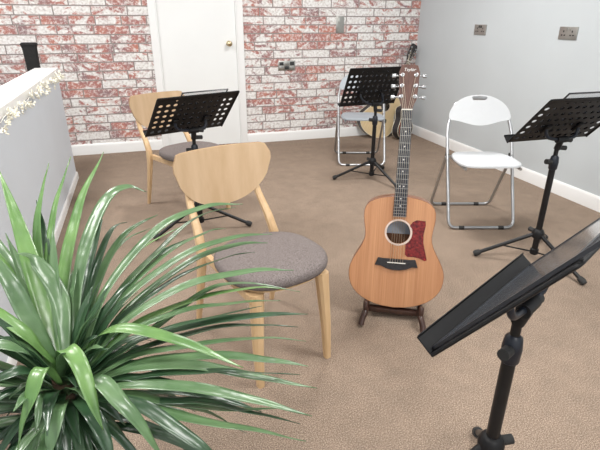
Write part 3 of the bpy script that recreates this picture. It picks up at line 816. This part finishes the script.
HEROES = [
 ([(-0.227, 0.891, 0.612), (-0.247, 0.968, 0.717), (-0.279, 1.062, 0.852), (-0.320, 1.165, 0.974)], 0.019, 2, 0.3),
 ([(-0.213, 0.896, 0.635), (-0.214, 0.966, 0.736), (-0.253, 1.011, 0.809), (-0.280, 1.000, 0.839)], 0.018, 1, 0.6),
 ([(-0.236, 0.964, 0.667), (-0.259, 1.053, 0.769), (-0.256, 1.131, 0.868), (-0.223, 1.190, 0.970)], 0.01, 2, 0.2),
 ([(-0.229, 0.953, 0.648), (-0.245, 1.057, 0.764), (-0.219, 1.148, 0.882), (-0.178, 1.212, 0.975)], 0.009, 2, 0.3),
 ([(-0.215, 0.923, 0.641), (-0.212, 1.028, 0.749), (-0.167, 1.131, 0.882), (-0.103, 1.193, 0.986)], 0.014, 2, -0.2),
 ([(-0.199, 0.917, 0.641), (-0.174, 1.016, 0.774), (-0.114, 1.116, 0.886), (-0.059, 1.154, 0.907), (-0.020, 1.167, 0.886)], 0.015, 1, -0.5),
 ([(-0.207, 0.918, 0.637), (-0.164, 1.050, 0.755), (-0.129, 1.125, 0.843), (-0.148, 1.097, 0.819)], 0.01, 0, 0.2),
 ([(-0.186, 0.888, 0.635), (-0.117, 0.993, 0.740), (0.002, 1.075, 0.826), (0.114, 1.118, 0.850), (0.210, 1.130, 0.843)], 0.012, 1, -0.6),
 ([(-0.182, 0.885, 0.631), (-0.104, 0.976, 0.710), (0.006, 1.047, 0.768), (0.106, 1.094, 0.791), (0.159, 1.101, 0.794)], 0.011, 1, 0.4),
 ([(-0.178, 0.884, 0.631), (-0.088, 0.953, 0.721), (0.037, 0.997, 0.781), (0.155, 1.016, 0.805), (0.256, 1.017, 0.802)], 0.011, 1, -0.5),
 ([(-0.177, 0.871, 0.631), (-0.102, 0.930, 0.687), (0.020, 0.973, 0.740), (0.136, 0.984, 0.772), (0.207, 0.986, 0.776)], 0.011, 0, 0.7),
 ([(-0.174, 0.869, 0.627), (-0.080, 0.907, 0.703), (0.049, 0.931, 0.746), (0.183, 0.938, 0.754), (0.283, 0.926, 0.747)], 0.012, 1, -0.5),
 ([(-0.173, 0.857, 0.626), (-0.072, 0.886, 0.686), (0.042, 0.893, 0.707), (0.149, 0.892, 0.705), (0.238, 0.884, 0.700)], 0.012, 1, 0.5),
 ([(-0.169, 0.844, 0.626), (-0.063, 0.857, 0.679), (0.058, 0.858, 0.692), (0.184, 0.852, 0.692), (0.288, 0.838, 0.683)], 0.011, 0, -0.7),
 ([(-0.168, 0.832, 0.625), (-0.066, 0.837, 0.658), (0.051, 0.825, 0.664), (0.175, 0.817, 0.659), (0.272, 0.801, 0.641)], 0.011, 1, 0.6),
 ([(-0.170, 0.883, 0.660), (-0.118, 0.847, 0.720), (-0.040, 0.803, 0.729), (0.047, 0.763, 0.701), (0.122, 0.732, 0.662)], 0.0145, 2, -0.3),
 ([(-0.167, 0.819, 0.624), (-0.067, 0.801, 0.654), (0.044, 0.775, 0.650), (0.157, 0.746, 0.617), (0.269, 0.719, 0.584)], 0.013, 1, -0.3),
 ([(-0.168, 0.817, 0.618), (-0.050, 0.781, 0.647), (0.061, 0.757, 0.648), (0.147, 0.745, 0.633), (0.236, 0.732, 0.616)], 0.01, 0, 0.8),
 ([(-0.167, 0.805, 0.618), (-0.069, 0.763, 0.645), (0.046, 0.722, 0.637), (0.145, 0.698, 0.602), (0.242, 0.671, 0.563)], 0.013, 1, -0.4),
 ([(-0.168, 0.802, 0.611), (-0.072, 0.730, 0.621), (0.013, 0.694, 0.601), (0.118, 0.668, 0.569), (0.220, 0.642, 0.534)], 0.013, 1, 0.5),
 ([(-0.172, 0.801, 0.604), (-0.086, 0.723, 0.645), (-0.023, 0.678, 0.616), (0.031, 0.642, 0.575), (0.061, 0.625, 0.534)], 0.014, 0, -0.3),
 ([(-0.169, 0.844, 0.626), (-0.065, 0.884, 0.661), (0.069, 0.934, 0.715), (0.162, 0.952, 0.719), (0.296, 0.919, 0.691)], 0.011, 1, 0.3),
 ([(-0.178, 0.868, 0.623), (-0.125, 0.982, 0.684), (-0.030, 1.072, 0.748), (0.058, 1.121, 0.767)], 0.01, 0, -0.5),
 ([(-0.190, 0.904, 0.618), (-0.157, 1.047, 0.703), (-0.097, 1.146, 0.763), (-0.022, 1.198, 0.777)], 0.011, 1, 0.5),
 ([(-0.190, 0.904, 0.618), (-0.146, 1.016, 0.693), (-0.050, 1.108, 0.761), (0.064, 1.154, 0.793)], 0.01, 2, 0.4),
 ([(-0.209, 0.861, 0.636), (-0.192, 0.813, 0.718), (-0.163, 0.761, 0.724), (-0.146, 0.719, 0.670), (-0.134, 0.694, 0.623)], 0.0155, 2, 0.2),
 ([(-0.219, 0.836, 0.623), (-0.229, 0.802, 0.694), (-0.246, 0.763, 0.671), (-0.270, 0.745, 0.614), (-0.294, 0.735, 0.550)], 0.015, 2, -0.2),
 ([(-0.188, 0.814, 0.622), (-0.140, 0.757, 0.681), (-0.100, 0.703, 0.667), (-0.065, 0.670, 0.620), (-0.038, 0.648, 0.564)], 0.0155, 1, 0.2),
 ([(-0.209, 0.812, 0.604), (-0.211, 0.757, 0.632), (-0.222, 0.722, 0.599), (-0.239, 0.710, 0.534)], 0.015, 1, 0.0),
 ([(-0.194, 0.808, 0.604), (-0.157, 0.738, 0.629), (-0.134, 0.694, 0.599), (-0.126, 0.673, 0.534)], 0.014, 0, 0.1),
 ([(-0.232, 0.902, 0.635), (-0.268, 0.930, 0.721), (-0.302, 0.970, 0.809), (-0.354, 1.025, 0.868)], 0.018, 1, 0.3),
 ([(-0.231, 0.889, 0.630), (-0.272, 0.893, 0.712), (-0.327, 0.922, 0.762), (-0.380, 0.947, 0.779)], 0.016, 2, -0.3),
 ([(-0.234, 0.876, 0.626), (-0.264, 0.868, 0.688), (-0.310, 0.871, 0.713), (-0.383, 0.889, 0.701)], 0.015, 1, 0.4),
 ([(-0.237, 0.921, 0.622), (-0.275, 1.021, 0.714), (-0.326, 1.100, 0.776), (-0.388, 1.192, 0.860)], 0.017, 1, 0.3),
 ([(-0.239, 0.854, 0.625), (-0.271, 0.838, 0.667), (-0.310, 0.829, 0.670), (-0.366, 0.834, 0.641)], 0.014, 0, 0.3),
 ([(-0.239, 0.894, 0.612), (-0.294, 0.991, 0.736), (-0.331, 1.055, 0.799), (-0.386, 1.115, 0.867)], 0.015, 2, -0.3),
 ([(-0.176, 0.847, 0.628), (-0.101, 0.848, 0.682), (-0.013, 0.849, 0.698), (0.079, 0.857, 0.703), (0.191, 0.858, 0.710)], 0.01, 0, 0.5),
 ([(-0.173, 0.829, 0.616), (-0.087, 0.791, 0.643), (0.002, 0.755, 0.626), (0.082, 0.727, 0.598), (0.151, 0.712, 0.562)], 0.012, 0, -0.5),
 ([(-0.171, 0.804, 0.613), (-0.089, 0.762, 0.628), (-0.002, 0.726, 0.611), (0.098, 0.706, 0.588), (0.193, 0.693, 0.577)], 0.011, 1, 0.6),
 ([(-0.185, 0.892, 0.621), (-0.104, 0.989, 0.714), (0.008, 1.066, 0.785), (0.100, 1.123, 0.826), (0.192, 1.132, 0.835)], 0.01, 1, 0.4),
 ([(-0.179, 0.880, 0.624), (-0.092, 0.952, 0.691), (0.047, 1.006, 0.757), (0.167, 1.024, 0.782), (0.246, 1.020, 0.778)], 0.01, 1, -0.6),
 ([(-0.175, 0.867, 0.623), (-0.072, 0.908, 0.683), (0.056, 0.924, 0.710), (0.179, 0.923, 0.719), (0.258, 0.915, 0.707)], 0.011, 2, 0.4),
 ([(-0.174, 0.855, 0.623), (-0.066, 0.849, 0.661), (0.066, 0.850, 0.680), (0.170, 0.839, 0.678), (0.261, 0.825, 0.663)], 0.01, 0, 0.5),
 ([(-0.172, 0.831, 0.622), (-0.058, 0.820, 0.652), (0.077, 0.799, 0.650), (0.186, 0.777, 0.630), (0.262, 0.756, 0.612)], 0.011, 1, -0.6),
 ([(-0.172, 0.817, 0.615), (-0.072, 0.752, 0.619), (0.035, 0.717, 0.616), (0.124, 0.696, 0.584), (0.218, 0.673, 0.548)], 0.011, 0, 0.5),
 ([(-0.189, 0.907, 0.626), (-0.140, 1.047, 0.740), (-0.073, 1.133, 0.801), (0.001, 1.166, 0.824)], 0.01, 1, -0.4),
 ([(-0.192, 0.910, 0.629), (-0.156, 1.029, 0.740), (-0.107, 1.127, 0.813), (-0.071, 1.152, 0.819)], 0.01, 0, 0.4),
 ([(-0.219, 0.922, 0.637), (-0.242, 1.033, 0.739), (-0.249, 1.110, 0.827), (-0.261, 1.167, 0.892)], 0.012, 0, 0.2),
 ([(-0.227, 0.926, 0.641), (-0.262, 1.008, 0.720), (-0.297, 1.111, 0.845), (-0.311, 1.167, 0.907)], 0.014, 1, -0.3),
]
for pts, w, mi, tw in HEROES: leaf(pts, w, mi, tw, .25, 7, .0012)
for i in range(150):
    lvl = rl.random(); az = rl.uniform(0, 2*math.pi); el = R(-5+70*lvl+rl.uniform(-10, 10))
    # blades that would come straight at the viewer stay short
    L = rl.uniform(.24, .40)
    d = V((math.cos(az)*math.cos(el), math.sin(az)*math.cos(el), math.sin(el)))
    if d.y < -.35: L *= .62
    if d.x > .3 and d.z > .2: L *= .75
    p0 = PC+V((math.cos(az)*.012, math.sin(az)*.012, .47+.13*lvl))
    drop = rl.uniform(.10, .26)*(1.15-lvl*.8)
    pts = [p0, p0+d*L*.35+V((0, 0, -drop*.06)), p0+d*L*.7+V((0, 0, -drop*.42)), p0+d*L+V((0, 0, -drop))]
    leaf(pts, rl.uniform(.0085, .014), 0 if rl.random() < .72 else 1, rl.uniform(-.9, .9), .28, 5, .0012)
fo = LV.build('foliage', [M['leafd'], M['leafm'], M['leafb']], t, angle=60)
so = fo.modifiers.new('thickness', 'SOLIDIFY'); so.thickness = .0007; so.offset = 0

# ------------------------------------------------------------------ daylight, camera
w = bpy.data.worlds.new('daylight'); SC.world = w; w.use_nodes = True
bg = w.node_tree.nodes['Background']; bg.inputs[0].default_value = (.93, .97, 1.0, 1); bg.inputs[1].default_value = 1.35

cam = bpy.data.cameras.new('camera'); co = bpy.data.objects.new('camera', cam); COL.objects.link(co)
cam.sensor_width = 36; cam.lens = 479.87/600*36; cam.clip_start = .02
yw, pt, ro = R(17.80), R(23.47), R(.248)
fw = V((math.sin(yw)*math.cos(pt), math.cos(yw)*math.cos(pt), -math.sin(pt)))
rt = V((math.cos(yw), -math.sin(yw), 0)); up = rt.cross(fw)
r2 = rt*math.cos(ro)+up*math.sin(ro); u2 = up*math.cos(ro)-rt*math.sin(ro)
co.matrix_world = Matrix.Translation((0, 0, 1.28)) @ Matrix((r2, u2, -fw)).transposed().to_4x4()
SC.camera = co
SC.view_settings.view_transform = 'Standard'; SC.view_settings.look = 'None'
SC.view_settings.exposure = 0.0; SC.view_settings.gamma = 1
try: SC.view_settings.use_curve_mapping = False
except Exception: pass
